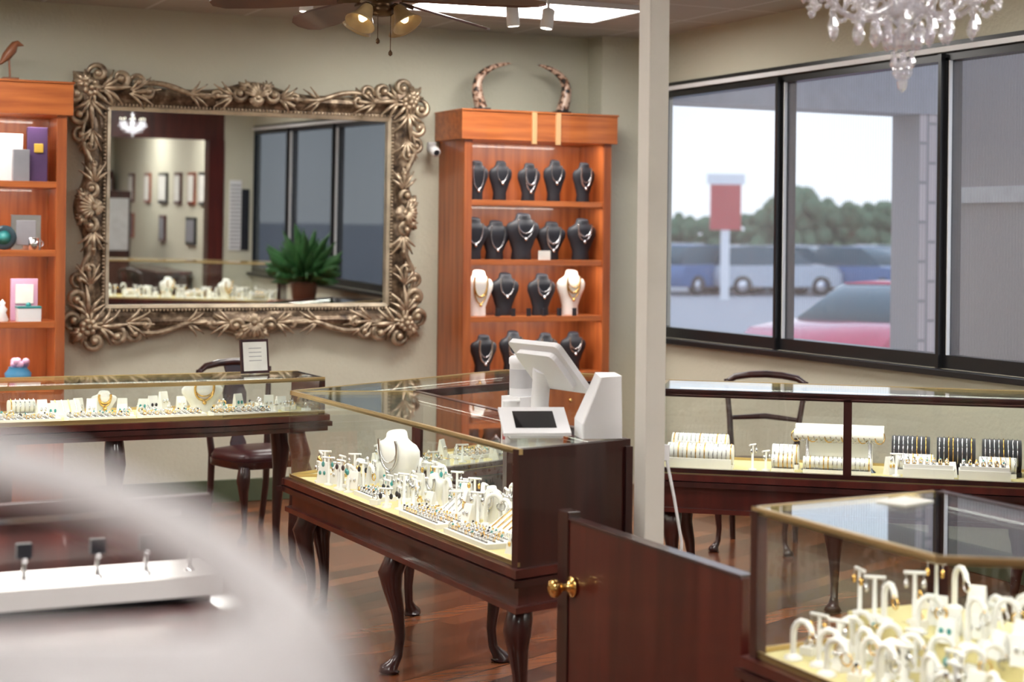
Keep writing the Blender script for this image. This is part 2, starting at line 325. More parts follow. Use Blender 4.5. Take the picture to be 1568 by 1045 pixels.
g=G(); g.cbox(1.71,9.96,1.143,.13,.08,.075,0); g.ball((1.71,9.96,1.236),.016,1); g.cbox(1.71,9.96,1.2175,.135,.085,.012,1); g.obj('gift_box',[whitep,teal],.002)
g=G(); g.lathe([(.03,0),(.035,.01),(.02,.05),(.028,.07),(.012,.09),(.018,.105),(.001,.125)],(1.57,9.98,1.143),0,12); g.obj('porcelain_figurine',[whitep])
g=G(); g.lathe([(.03,0),(.07,.03),(.075,.07),(.05,.1),(.055,.105),(.045,.1),(.001,.09)],(1.66,9.98,.78),0,16)
for i in range(10):
    a=i*2.4; g.ball((1.66+.035*math.cos(a)*(i%3)/1.5,9.98+.035*math.sin(a),.90+.015*(i%2)),.022,1,6)
g.obj('flower_bowl',[blueg,pink])
g=G(); g.cbox(4.30,10.28,2.20,.05,.03,.06,0); g.tube([(4.30,10.26,2.23),(4.28,10.2,2.21)],.012,0); g.M=Matrix.Translation((4.27,10.17,2.2))@Matrix.Rotation(1.9,4,'X'); g.lathe([(.02,-.05),(.032,-.045),(.032,.04),(.02,.05)],(0,0,0),0,12); g.lathe([(.018,.045),(.018,.053)],(0,0,0),1,12); g.obj('security_camera',[whitep,black])

# ------------------------------------------------------------ ornate mirror
def ornate_mirror():
    hw,hh=.89,.59; g=G()
    prof=[(-.012,.012),(-.012,.035),(.008,.042),(.016,.03),(.03,.028),(.045,.036),(.075,.062),(.10,.072),(.125,.066),(.145,.045),(.155,.02),(.155,0)]
    def S(u,al):
        return .86+.42*math.exp(-(u/.17)**2)+.5/(1+math.exp(-(abs(u)-.80)*22))
    N=44
    for side in range(4):
        for k in range(len(prof)-1):
            vs=[];fs=[]
            for i in range(N+1):
                u=-1+2*i/N
                for (d,h) in (prof[k],prof[k+1]):
                    dd=d*(S(u,0) if d>.03 else 1)
                    if side==0: p=(u*(hw+dd),hh+dd)
                    elif side==1: p=(hw+dd,-u*(hh+dd))
                    elif side==2: p=(-u*(hw+dd),-hh-dd)
                    else: p=(-hw-dd,u*(hh+dd))
                    vs.append((p[0],-h,p[1]))
            for i in range(N): fs.append((2*i,2*i+1,2*i+3,2*i+2))
            g.add(vs,fs,1 if k<3 else 0,True)
    def T(x,z,h): return (x,-h,z)
    def scroll(cx,cz,R,ang,fl,h,r,turns=1.3):
        pts=[];rr=[];n=22
        for i in range(n):
            t=i/(n-1); th=ang+fl*2*pi*turns*t; rad=R*(1-.88*t)
            pts.append(T(cx+rad*math.cos(th),cz+rad*math.sin(th),h+.02*t)); rr.append(r*(.45+.75*math.sin(pi*min(1,t*1.3+.1))*.9))
        g.tube(pts,rr,0,6); g.ball(T(cx,cz,h+.024),r*1.3,0,6)
    def leaf(x,z,ang,L,h,w=.02,curl=.5):
        for j in (-2,-1,0,1,2):
            a=ang+j*.34; l=L*(1-.16*abs(j)); pts=[];rr=[]
            for i in range(7):
                t=i/6; aa=a+curl*t*(1 if j>=0 else -1)*(.6 if j else .15)
                pts.append(T(x+l*t*math.cos(aa),z+l*t*math.sin(aa),h+.022*math.sin(pi*t))); rr.append(w*(.35+.75*math.sin(pi*min(.97,t+.08)))*(.75 if j else 1))
            g.tube(pts,rr,0,5)
    def shell(x,z,ang,L,h):
        for j in range(-4,5):
            a=ang+j*.3; l=L*(1-.03*abs(j))
            g.tube([T(x,z,h+.01),T(x+l*.5*math.cos(a),z+l*.5*math.sin(a),h+.045),T(x+l*math.cos(a),z+l*math.sin(a),h+.02)],[.006,.012,.012],0,6)
        g.ball(T(x,z,h+.03),.022,0,8)
    for (a0,b0,a1,b1) in ((-hw,hh,hw,hh),(hw,hh,hw,-hh),(hw,-hh,-hw,-hh),(-hw,-hh,-hw,hh)):
        L=math.hypot(a1-a0,b1-b0); n=int(L/.022); sg=(a0+a1,b0+b1)
        ox=.022*(1 if sg[0]>.1 else -1 if sg[0]<-.1 else 0); oz=.022*(1 if sg[1]>.1 else -1 if sg[1]<-.1 else 0)
        for i in range(n):
            t=(i+.5)/n; g.ball(T(a0+(a1-a0)*t+ox,b0+(b1-b0)*t+oz,.034),.0085,0,5,1,4)
    for sx in (-1,1):
        for sz in (-1,1):
            cx,cz=sx*(hw+.115),sz*(hh+.115)
            def A(a):
                x,z=math.cos(a)*sx,math.sin(a)*sz; return math.atan2(z,x)
            f=sx*sz
            for k in range(7):
                a=k*2*pi/7; g.ball(T(cx+.035*math.cos(a),cz+.035*math.sin(a),.085),.022,0,6)
            g.ball(T(cx,cz,.105),.02,0,8)
            leaf(cx+sx*.02,cz+sz*.02,A(pi/4),.10,.05,.022)
            leaf(cx,cz,A(5*pi/4),.15,.06,.014)
            scroll(cx+sx*.085,cz-sz*.04,.056,A(pi/2),-f,.05,.019)
            scroll(cx-sx*.04,cz+sz*.085,.056,A(0),f,.05,.019)
            scroll(cx+sx*.07,cz-sz*.16,.066,A(pi*.6),f,.05,.020)
            scroll(cx-sx*.17,cz+sz*.06,.066,A(-.1*pi),-f,.05,.020)
            scroll(cx+sx*.055,cz-sz*.28,.048,A(pi*.6),-f,.05,.015)
            scroll(cx-sx*.28,cz+sz*.045,.048,A(-.1*pi),f,.05,.015)
            leaf(cx-sx*.06,cz+sz*.0,A(pi),.19,.06,.016); leaf(cx,cz-sz*.06,A(-pi/2),.19,.06,.016)
            leaf(cx-sx*.22,cz-sz*.02,A(pi*.97),.2,.055,.012,.3); leaf(cx-sx*.01,cz-sz*.24,A(-pi*.47),.17,.055,.012,.3)
            scroll(cx-sx*.34,cz-sz*.01,.042,A(.2),-f,.06,.012); scroll(cx+sx*.0,cz-sz*.34,.042,A(pi*.4),f,.06,.012)
            def srail(x0,z0,x1,z1,amp,nx,nz):
                pts=[];rr=[]
                for i in range(18):
                    t=i/17; o=amp*math.sin(2*pi*t); pts.append(T(x0+(x1-x0)*t+nx*o,z0+(z1-z0)*t+nz*o,.062)); rr.append(.009+.010*math.sin(pi*t))
                g.tube(pts,rr,0,6)
            srail(cx-sx*.25,cz+sz*.02,sx*.2,cz-sz*.0,.028,0,sz)
            srail(cx+sx*.03,cz-sz*.2,cx+sx*.0,sz*.12,.024,sx,0)
            leaf(sx*.42,sz*(hh+.10),A(pi),.16,.055,.011,.3)
            for q in range(4):
                leaf(cx-sx*(.1+.08*q),cz+sz*.03,A(pi*.8),.05,.04,.010); leaf(cx+sx*.03,cz-sz*(.12+.07*q),A(-.3*pi),.05,.04,.010)
    for (x,z,a) in ((0,hh+.10,pi/2),(0,-hh-.10,-pi/2),(hw+.09,0,0),(-hw-.09,0,pi)):
        c,s_=math.cos(a),math.sin(a); px,pz=-s_,c
        shell(x,z,a,.085,.06); shell(x,z,a+pi,.05,.05)
        for sg in (-1,1):
            scroll(x+px*sg*.11+c*.02,z+pz*sg*.11+s_*.02,.058,a,-sg,.055,.017)
            leaf(x+px*sg*.05+c*.05,z+pz*sg*.05+s_*.05,a+sg*.9,.07,.05,.014)
            leaf(x+px*sg*.14,z+pz*sg*.14,a+sg*pi/2,.17,.055,.014,.3)
            scroll(x+px*sg*.25+c*.0,z+pz*sg*.25+s_*.0,.042,a+pi,sg,.055,.013)
    g.quad((-hw,-.01,-hh),(hw,-.01,-hh),(hw,-.01,hh),(-hw,-.01,hh),2)
    g.box(-hw-.1,hw+.1,-.008,0,-hh-.1,hh+.1,3)
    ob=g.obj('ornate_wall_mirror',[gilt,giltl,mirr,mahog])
    ob.matrix_world=Matrix.Translation((3.10,10.27,1.80))@Matrix.Rotation(math.radians(.7),4,'X')
ornate_mirror()

# ------------------------------------------------------------ furniture pieces
def cab_leg(g,x,y,z1,dx,dy,mi,s=1):
    L=math.hypot(dx,dy) or 1; dx/=L;dy/=L
    P=[(1,0,.032),(.93,.006,.036),(.84,.022,.038),(.7,.014,.028),(.5,-.004,.02),(.3,-.012,.015),(.14,-.006,.014),(.07,.012,.02),(.035,.022,.03),(.015,.022,.032),(0,.022,.022)]
    g.tube([(x+dx*o*s,y+dy*o*s,z1*t) for t,o,r in P],[r*s for t,o,r in P],mi,10)
def showcase(name,poly,walls,zb=.60,zt=.97,apron=.15,legs=(),rim=2,led=2.6,extra=None):
    g=G(); n=len(poly)
    g.prism(offset(poly,-.01),zb-apron,zb-.03,7); g.prism(offset(poly,.02),zb-.035,zb-.008,7); g.prism(offset(poly,.03),zb-.062,zb-.04,0)
    g.prism(offset(poly,.012),zb-apron,zb-apron+.02,7)
    g.prism(offset(poly,-.012),zb-.012,zb,3)
    for i in range(n):
        p,q=poly[i],poly[(i+1)%n]; w=walls[i]
        if w=='g':
            g.quad((*p,zb),(*q,zb),(*q,zt-.006),(*p,zt-.006),1)
            g.ebox(p,q,.014,zt-.014,zt+.004,rim); g.ebox(p,q,.008,zb-.002,zb+.012,rim)
        elif w=='w': g.ebox(p,q,.03,zb-.01,zt+.002,0)
        elif w=='b':
            g.quad((*p,zb),(*q,zb),(*q,zt-.006),(*p,zt-.006),1)
            g.ebox(p,q,.03,zt-.03,zt+.004,0); g.ebox(p,q,.03,zb-.002,zb+.018,0)
            P=Vector(p);Q=Vector(q); L=(Q-P).length; k=max(1,round(L/1.0)); 
            for j in range(k+1):
                c=P+(Q-P)*(j/k); d=(Q-P)/L; a=c-d*.018; b_=c+d*.018; g.ebox(a,b_,.025,zb,zt-.02,0)
        if w=='g': g.tube([(*p,zb),(*p,zt-.01)],.003,1,5)
    g.prism(offset(poly,-.004),zt-.004,zt+.002,4)
    for (x,y,dx,dy) in legs: cab_leg(g,x,y,zb-apron,dx,dy,0,1.25)
    if extra: extra(g)
    ob=g.obj(name,[mahog,glass,brassrim,deck,glasst,rimw,silver,mahogr])
    for i in range(n):
        P=Vector(poly[i]);Q=Vector(poly[(i+1)%n]); L=(Q-P).length
        if walls[i] in 'gb' and L>.7 and led:
            d=(Q-P)/L; nn=Vector((-d.y,d.x)); c=(P+Q)/2+nn*.035
            strip_light(ob,c.x,c.y,zt-.02,L-.15,.012,led*L,math.atan2(d.y,d.x),.5)
    return ob
GEMS=[1,2,1,1,1,3,1,2,4]
def ring_cone(g,x,y,z):
    h=random.uniform(.035,.06); g.lathe([(.013,0),(.012,.004),(.008,h*.6),(.004,h),(.001,h+.002)],(x,y,z),0,8); g.ring((x,y,z+h*.62),.010,.0026,random.choice([1,2]),'Z',8)
    g.ball((x,y-.011,z+h*.62),.005,1,5)
def ring_slot(g,x,y,z):
    a=random.uniform(-.6,.6); K=g.M; g.M=K@Matrix.Translation((x,y,z))@Matrix.Rotation(a,4,'Z')
    g.box(-.018,.018,-.014,.014,0,.02,0); g.ring((0,0,.028),.011,.0028,random.choice([1,1,2]),'Y',10); g.ball((0,0,.041),.006,random.choice(GEMS),5); g.M=K
def tree(g,x,y,z,h=None):
    h=h or random.uniform(.07,.13); a=random.uniform(-.7,.7); K=g.M; g.M=K@Matrix.Translation((x,y,z))@Matrix.Rotation(a,4,'Z')
    g.lathe([(.02,0),(.02,.006),(.006,.01),(.005,h)],(0,0,0),0,8); g.tube([(-.028,0,h),(.028,0,h)],.005,0,6)
    m_=random.choice(GEMS)
    for s in (-.022,.022):
        g.tube([(s,-.006,h),(s,-.007,h-.02)],.0018,1,4); g.ball((s,-.007,h-.027),.0075,m_,5,1.6)
    g.M=K
def card(g,x,y,z):
    a=random.uniform(-.5,.5); h=random.uniform(.05,.09); K=g.M; g.M=K@Matrix.Translation((x,y,z))@Matrix.Rotation(a,4,'Z')
    g.add([(-.025,-.01,0),(.025,-.01,0),(.025,.03,0),(-.025,.03,0),(-.022,.012,h),(.022,.012,h),(.022,.02,h),(-.022,.02,h)],[(0,3,2,1),(4,5,6,7),(0,1,5,4),(1,2,6,5),(2,3,7,6),(3,0,4,7)],0)
    m_=random.choice(GEMS)
    for s in(-.01,.01): g.ball((s,-.003,h*.5),.0060,m_,5,1.5)
    g.M=K
def hook(g,x,y,z,h=None):
    h=h or random.uniform(.09,.15); a=random.uniform(-1,1); K=g.M; g.M=K@Matrix.Translation((x,y,z))@Matrix.Rotation(a,4,'Z')
    g.lathe([(.024,0),(.022,.008),(.009,.014)],(0,0,0),0,10); pts=[(0,0,.01),(0,0,h*.6)]+[(.028*(1-math.cos(t)),0,h*.6+.035*math.sin(t)) for t in [.4,.9,1.4,1.9,2.5,3.0]]
    g.tube(pts,.008,0,7); m_=random.choice([1,2,1]); g.ring((.056,0,h*.6-.008),.015,.0032,m_,'Y',10); g.ball((.056,-.002,h*.6+.009),.0065,random.choice(GEMS),5); g.M=K
def tray(g,x,y,z,w=.16,d=.11,rz=0):
    K=g.M; g.M=K@Matrix.Translation((x,y,z))@Matrix.Rotation(rz,4,'Z'); g.box(-w/2,w/2,-d/2,d/2,0,.018,0)
    nx=int(w/.028); ny=int(d/.03)
    for i in range(nx):
        for j in range(ny):
            px=-w/2+.016+i*.028; py=-d/2+.017+j*.03; g.box(px-.009,px+.009,py-.003,py+.003,.018,.020,3)
            g.ring((px,py,.027),.008,.0020,random.choice([1,2,1]),'Y',8); g.ball((px,py,.037),.0045,random.choice(GEMS),5)
    g.M=K
def ramp_tray(g,x,y,z,w=.14,d=.12,rz=0,h=.07):
    K=g.M; g.M=K@Matrix.Translation((x,y,z))@Matrix.Rotation(rz,4,'Z')
    g.add([(-w/2,-d/2,0),(w/2,-d/2,0),(w/2,d/2,0),(-w/2,d/2,0),(-w/2,-d/2,.012),(w/2,-d/2,.012),(w/2,d/2,h),(-w/2,d/2,h)],[(0,3,2,1),(4,5,6,7),(0,1,5,4),(1,2,6,5),(2,3,7,6),(3,0,4,7)],0)
    n=int(w/.03)
    for i in range(n):
        px=-w/2+.018+i*.03; g.tube([(px,-d/2+.01,.018),(px,0,.018+(h-.012)*.5),(px,d/2-.01,h+.002)],.0028,random.choice([1,2,1]),5)
    g.M=K
def pillow(g,x,y,z,w=.16,rz=0,r=.03,mi=0):
    K=g.M; g.M=K@Matrix.Translation((x,y,z))@Matrix.Rotation(rz,4,'Z')
    g.tube([(-w/2,0,r+.02),(w/2,0,r+.02)],r,mi,12); g.box(-w/2,w/2,-r,r,0,.02,mi)
    n=int(w/.02)
    for i in range(n): g.ring((-w/2+.012+i*.02,0,r+.02),r+.003,.0028,random.choice([1,1,2]),'X',12)
    g.M=K
def inside(p,poly):
    x,y=p; c=False
    for i in range(len(poly)):
        x1,y1=poly[i-1];x2,y2=poly[i]
        if (y1>y)!=(y2>y) and x<(x2-x1)*(y-y1)/(y2-y1)+x1: c=not c
    return c
def stock(name,poly,z,plan,n,kinds,face=0,mind=.055,zfun=None,pre=None):
    g=G(); used=[]
    if pre: pre(g)
    for kind,x,y,*r in plan:
        if kind=='bust': bust(g,x,y,z,r[0],r[1],0,random.choice([1,2]),face,2,.5); used.append((x,y,.06))
        if kind=='tray': 
            a=face+(r[2] if len(r)>2 else 0); tray(g,x,y,z,r[0],r[1],a)
            k=int(r[0]/.06)
            for j in range(k+1): s=(-.5+j/k)*r[0]; used.append((x+s*math.cos(a),y+s*math.sin(a),r[1]*.5))
        if kind=='ramp': ramp_tray(g,x,y,z,r[0],r[1],face); used.append((x,y,max(r[0],r[1])*.45))
        if kind=='pillow': pillow(g,x,y,z,r[0],face+(r[1] if len(r)>1 else 0)); used.append((x,y,r[0]*.5))
    ins=offset(poly,-.05); xs=[p[0] for p in ins]; ys=[p[1] for p in ins]; c=0
    for _ in range(9000):
        if c>=n: break
        x=random.uniform(min(xs),max(xs)); y=random.uniform(min(ys),max(ys))
        if not inside((x,y),ins): continue
        if any(math.hypot(x-a,y-b)<mind/2+q for a,b,q in used): continue
        used.append((x,y,mind/2)); c+=1
        g.M=Matrix.Translation((x,y,0))@Matrix.Rotation(face,4,'Z')@Matrix.Translation((-x,-y,0))
        random.choice(kinds)(g,x,y,zfun(x,y) if zfun else z); g.M=Matrix.Identity(4)
    return g.obj(name,JM+[deck,glass])
F=-pi/2+.3
cp=[(2.38,4.94),(2.86,5.07),(2.87,6.97),(2.34,7.15)]
showcase('jewelry_showcase',cp,['w','b','g','g'],legs=[(2.43,5.02,-1,-1),(2.80,5.10,1,-1),(2.41,6.05,-1,0),(2.82,6.05,1,0),(2.40,7.05,-1,1),(2.82,6.93,1,1)],led=1.9)
plan=[('bust',2.60,6.55,.25,.25),('tray',2.47,6.45,.22,.10,-.3),('tray',2.47,5.85,.36,.13,-.3),('tray',2.47,5.42,.36,.13,-.3),('ramp',2.62,5.95,.13,.10),('ramp',2.64,5.5,.18,.12),('bust',2.62,6.2,.12,.1),('bust',2.66,5.75,.13,.11)]
stock('jewelry_display',cp,.60,plan,150,[ring_cone,tree,tree,tree,card,card,hook,ring_slot],F,.042)
dp=[(2.36,7.17),(2.885,6.99),(3.45,7.22),(3.85,7.15),(4.08,7.55),(3.75,7.95)]
showcase('jewelry_showcase',dp,['n','b','b','n','g','g'],legs=[(2.5,7.15,-1,-1),(3.4,7.3,1,-1),(3.7,7.85,0,1)],led=2)
stock('jewelry_display',dp,.60,[('tray',3.0,7.3,.3,.13,.2),('tray',3.4,7.5,.3,.13,.2)],30,[tree,ring_cone,card],.3,.07)
ep=[(3.93,6.74),(5.25,5.66),(5.60,6.05),(4.24,7.17)]
showcase('jewelry_showcase',ep,['b','w','g','g'],apron=.18,legs=[(4.05,6.78,-1,-1),(5.2,5.8,0,-1),(4.3,7.05,-1,1),(5.5,6.0,1,1),(4.6,6.3,-1,-1)],led=1.9)
d=Vector((1.32,-1.08)).normalized(); A0=Vector((3.93,6.74)); nn=Vector((-d.y,d.x)); rz=math.atan2(d.y,d.x)
def along(s,o): p=A0+d*s+nn*o; return p.x,p.y
g=G()
pillow(g,*along(.18,.2),.60,.30,rz,.045); pillow(g,*along(.16,.34),.60,.26,rz,.06)
g.cbox(*along(.18,.12),.60,.3,.012,.05,0,rz)
pillow(g,*along(.56,.15),.60,.10,rz,.03); pillow(g,*along(.56,.3),.60,.12,rz,.045)
pillow(g,*along(.80,.16),.60,.30,rz,.028)
x,y=along(.80,.36); g.cbox(x,y,.60,.30,.04,.17,0,rz); g.cbox(x,y,.77,.40,.07,.03,0,rz)
for s in(.66,.94):
    x,y=along(s,.27); g.lathe([(.03,0),(.02,.01),(.008,.02),(.008,.17)],(x,y,.60),1,10)
g.tube([(*along(.6,.27),.765),(*along(1.0,.27),.765)],.022,0,10)
for i in range(16):
    x,y=along(.61+.025*i,.27); g.ring((x,y,.757),.028,.003,1 if i%3 else 2,'Y',10)
for s in (1.20,1.44): 
    x,y=along(s,.14); g.cbox(x,y,.60,.22,.11,.05,0,rz); tray(g,x,y,.65,.21,.10,rz)
for s in (.42,.48,1.06): tree(g,*along(s,.18),.60)
pillow(g,*along(1.14,.29),.60,.16,rz,.035); pillow(g,*along(1.5,.29),.60,.16,rz,.035)
for i in range(3): pillow(g,*along(1.12+.2*i,.38),.60,.17,rz,.07,3)
for i in range(4): card(g,*along(1.04+.13*i,.22),.60)
g.obj('jewelry_display',JM)
rp=[(2.42,2.95),(3.02,2.52),(3.08,2.72),(3.08,3.74),(2.43,3.68)]
def rex(g): g.box(2.425,2.455,3.645,3.675,.59,.965,0); g.box(3.05,3.078,3.70,3.735,.59,.965,0)
showcase('jewelry_showcase',rp,['g','n','b','g','g'],legs=[(2.48,3.6,-1,1),(3.02,3.66,1,1),(2.5,2.98,-1,-1),(3.02,2.64,1,-1)],led=1.8,extra=rex)
def rz_(x,y): return .601 if x<2.74 else .681
def rpre(g): g.box(2.74,3.045,2.85,3.69,.60,.68,6)
stock('jewelry_display',rp,.60,[('tray',2.92,3.5,.3,.12,.2)],110,[hook,hook,hook,ring_slot,card,tree],F,.055,rz_,rpre)
g=G(); g.cbox(2.85,3.60,.973,.13,.09,.003,0,.3); g.obj('paper_note',[picw])
fp=[(3.62,3.2),(5.3,4.2),(5.1,4.62),(3.42,3.62)]
showcase('jewelry_showcase',fp,['g','w','g','g'],zb=.86,zt=1.23,legs=[(3.7,3.3,0,-1),(5.2,4.25,1,0),(5.08,4.5,0,1),(3.5,3.6,-1,0)],led=1.8)
stock('jewelry_display',fp,.86,[('bust',4.2,3.85,.2,.2),('bust',4.7,4.15,.2,.2),('pillow',3.9,3.6,.2),('pillow',4.45,3.9,.2),('pillow',4.95,4.35,.2)],60,[tree,hook,card],2.6,.06)
g=G(); g.box(4.98,5.5,4.72,5.24,0,.86,0); g.box(4.95,5.53,4.69,5.27,.86,.89,0); g.obj('side_cabinet',[oak],.004)
g=G(); px,py=5.22,4.97
g.lathe([(.08,0),(.11,.02),(.13,.16),(.14,.19),(.125,.19),(.11,.17),(.001,.165)],(px,py,.892),0,18)
for i in range(170):
    a=i*2.399; e=random.uniform(.3,1.5); L=random.uniform(.25,.60); K=[]; rr=[]
    for j in range(7):
        t=j/6; r=min(.38,L*t*math.cos(e)*(1+.15*t)); z=L*t*math.sin(e)-.10*t*t*math.cos(e)
        K.append((px+r*math.cos(a),py+r*math.sin(a),1.06+z)); rr.append([.004,.005,.016,.038,.040,.022,.002][j])
    g.tube(K,rr,1,6,False,.2)
g.obj('potted_plant',[pot,leafm])
bp=[(-.2,7.70),(2.2,7.70),(2.72,7.78),(2.72,8.2),(-.2,8.2)]
showcase('jewelry_showcase',bp,['g','g','w','g','g'],zb=.805,apron=.085,legs=[(-.1,7.8,-1,-1),(1.0,7.78,0,-1),(1.72,7.78,0,-1),(2.6,7.85,1,-1),(-.1,8.12,-1,1),(1.3,8.12,0,1),(2.6,8.12,1,1)],rim=2,led=1.3)
plan=[('bust',2.18,7.98,.155,.2),('bust',1.72,8.0,.11,.12)]+[('tray',1.0+.33*i,7.80,.3,.10) for i in range(5)]+[('ramp',1.55,8.0,.13,.1),('pillow',1.35,8.02,.12)]
stock('jewelry_display',bp,.805,plan,140,[ring_slot,ring_cone,card,ring_slot,card],0,.045)
# near-left work counter with white riser
g=G(); g.box(-.6,1.20,3.55,4.33,.73,.765,7); g.box(-.6,1.20,4.30,4.335,.60,.985,0); g.box(-.56,1.16,3.6,4.28,.62,.73,0)
for x,y,dx,dy in((-.5,3.66,-1,-1),(1.1,3.66,1,-1),(-.5,4.22,-1,1),(1.1,4.22,1,1)): cab_leg(g,x,y,.62,dx,dy,0,1.2)
g.obj('writing_counter',[mahog]*7+[mahogr],.004)
g=G(); g.box(-.1,1.13,4.06,4.22,.766,.785,3); g.box(-.1,1.15,4.02,4.24,.785,.832,0)
for x in (.70,.87,.985,1.09): 
    g.lathe([(.014,0),(.006,.01),(.006,.06)],(x,4.1,.832),1,8); g.cbox(x,4.1,.89,.035,.022,.034,3); g.ball((x,4.085,.887),.007,1,6)
er=g.obj('earring_riser',[M_plain('white_gloss',(.92,.92,.92),.3,var=.01)]+JM[1:])
g=G(); g.box(-.1,1.12,4.285,4.298,.94,.955,0); lb=g.obj('riser_fill_light',[silver]); strip_light(lb,.5,4.27,.935,1.15,.02,3.2,0,-.6)  # light and its bar added to brighten the white riser
g=G()
g.M=Matrix.Translation((2.47,8.08,.975))@Matrix.Rotation(.25,4,'Z')@Matrix.Rotation(-.12,4,'X')
g.box(-.078,.078,0,.012,0,.165,0); g.box(-.066,.066,-.002,0,.012,.152,1); 
for k in range(4): g.box(-.035,.035,-.003,-.002,.06+.02*k,.063+.02*k,2)
g.box(-.01,.01,.012,.05,0,.01,0); g.obj('framed_sign',[mahog,picw,greyc])
def chair(x,y,rz,sc=1,splat=True):
    g=G(); g.at(x,y,0,rz,sc)
    g.loft([[(.23*a*math.copysign(abs(math.cos(t))**.5,math.cos(t)),.21*a*math.copysign(abs(math.sin(t))**.5,math.sin(t)),z) for t in [2*pi*i/24 for i in range(24)]] for a,z in((1,.40),(1.02,.405),(1.02,.44))],0)
    g.loft([[(.23*a*math.copysign(abs(math.cos(t))**.5,math.cos(t)),.21*a*math.copysign(abs(math.sin(t))**.5,math.sin(t)),z) for t in [2*pi*i/24 for i in range(24)]] for a,z in((.98,.44),(1,.455),(.93,.485),(.6,.5),(.01,.503))],1)
    for s in(-1,1):
        cab_leg(g,s*.19,-.17,.41,s,-1,0,1)
        g.tube([(s*.18,.26,0),(s*.18,.21,.25),(s*.18,.2,.45),(s*.20,.23,.7),(s*.23,.27,.92)],[.016,.019,.021,.017,.015],0,8)
    g.tube([(-.235,.27,.90),(-.18,.28,.935),(-.09,.285,.95),(0,.285,.955),(.09,.285,.95),(.18,.28,.935),(.235,.27,.90)],[.015,.019,.02,.021,.02,.019,.015],0,8)
    if splat:
        sp=[(.05,.47),(.05,.5),(.03,.55),(.035,.6),(.07,.72),(.075,.78),(.04,.87),(.06,.95)]
        g.loft([[(-w,.205+(z-.45)*.16,z),(w,.205+(z-.45)*.16,z),(w,.217+(z-.45)*.16,z),(-w,.217+(z-.45)*.16,z)] for w,z in sp],0,False)
    else:
        g.tube([(-.20,.225+.02,.70),(0,.27,.715),(.20,.225+.02,.70)],[.012,.017,.012],0,8)
    g.box(-.17,.17,.19,.21,.41,.47,0)
    g.obj('dining_chair',[mahog,burg])
chair(2.80,9.10,.25,.98)
chair(5.15,7.75,-.75,.955,False)
g=G(); g.box(2.812,2.886,4.885,4.96,0,ZC,0); g.obj('support_post',[postw],.004)
g=G(); y0,y1=3.76,4.80
g.box(2.455,2.49,y0,y1,.08,.775,0); g.box(2.45,2.495,y1-.07,y1,.08,.80,1); g.box(2.45,2.495,y0,y1-.07,.775,.782,1)
g.M=Matrix.Translation((2.45,4.70,.575))@Matrix.Rotation(-pi/2,4,'Y'); g.lathe([(.033,0),(.033,.005),(.02,.01),(.011,.02),(.011,.035),(.022,.045),(.03,.058),(.026,.072),(.01,.078)],(0,0,0),2,18); g.M=Matrix.Identity(4)
g.obj('swing_gate',[mahogr,mahog,gold],.003)
g=G(); g.tube([(2.905,4.91,.93),(2.925,4.89,.8),(2.95,4.88,.65),(2.945,4.88,.5),(2.92,4.9,.3),(2.93,4.9,.02)],.005,0,6); g.cbox(2.90,4.91,.92,.025,.02,.05,0); g.obj('power_cable',[whitep])
# POS
def rrect(w,h,r,n=4):
    out=[]
    for cx,cy,a0 in((w/2-r,h/2-r,0),(-w/2+r,h/2-r,pi/2),(-w/2+r,-h/2+r,pi),(w/2-r,-h/2+r,1.5*pi)):
        for i in range(n+1): a=a0+i*pi/2/n; out.append((cx+r*math.cos(a),cy+r*math.sin(a)))
    return out
zt=.9745
g=G(); bx,by=2.725,5.48
g.lathe([(.075,0),(.075,.008),(.06,.014),(.02,.018)],(bx,by,zt),0,24)
g.tube([(bx,by,zt+.012),(bx-.005,by,zt+.08),(bx-.01,by-.02,zt+.16),(bx-.015,by-.05,zt+.215)],[.036,.032,.032,.04],0,12)
S=Vector((.75,.1,.65)).normalized(); H=Vector((-.13,.99,0)).normalized(); H=(H-S*H.dot(S)).normalized(); V=S.cross(H)
g.M=Matrix(((H.x,V.x,S.x,2.71),(H.y,V.y,S.y,5.39),(H.z,V.z,S.z,zt+.225),(0,0,0,1)))
g.prism(rrect(.31,.22,.02),-.008,.012,0); g.prism(rrect(.28,.19,.01),.012,.0135,1); g.prism(rrect(.24,.16,.03),-.028,-.008,0)
g.obj('tablet_register',[whitep,screen],.002)
g=G(); g.M=Matrix.Translation((2.585,5.25,zt))@Matrix.Rotation(math.radians(-18),4,'Z')
def wedge(g,w,d,h0,h1,mi): g.add([(-w/2,-d/2,0),(w/2,-d/2,0),(w/2,d/2,0),(-w/2,d/2,0),(-w/2,-d/2,h0),(w/2,-d/2,h0),(w/2,d/2,h1),(-w/2,d/2,h1)],[(0,3,2,1),(4,5,6,7),(0,1,5,4),(1,2,6,5),(2,3,7,6),(3,0,4,7)],mi)
wedge(g,.18,.14,.015,.075,0)
sl=math.atan2(.06,.14); g.M=g.M@Matrix.Translation((0,-.075,.013))@Matrix.Rotation(sl,4,'X'); g.box(-.115,.115,-.01,.17,.0,.012,0); g.box(-.07,.07,.025,.14,.012,.0135,1)
g.obj('card_terminal',[whitep,screen],.003)
g=G(); g.M=Matrix.Translation((2.78,5.15,zt))@Matrix.Rotation(math.radians(-14),4,'Z')
g.loft([[(-.07,-.055,0),(.07,-.055,0),(.07,.065,0),(-.07,.065,0)],[(-.07,-.055,.05),(.07,-.055,.05),(.07,.065,.06),(-.07,.065,.06)],[(-.005,-.04,.205),(.07,-.04,.21),(.07,.06,.215),(.0,.06,.215)]],0,False)
g.obj('receipt_printer',[whitep],.006)
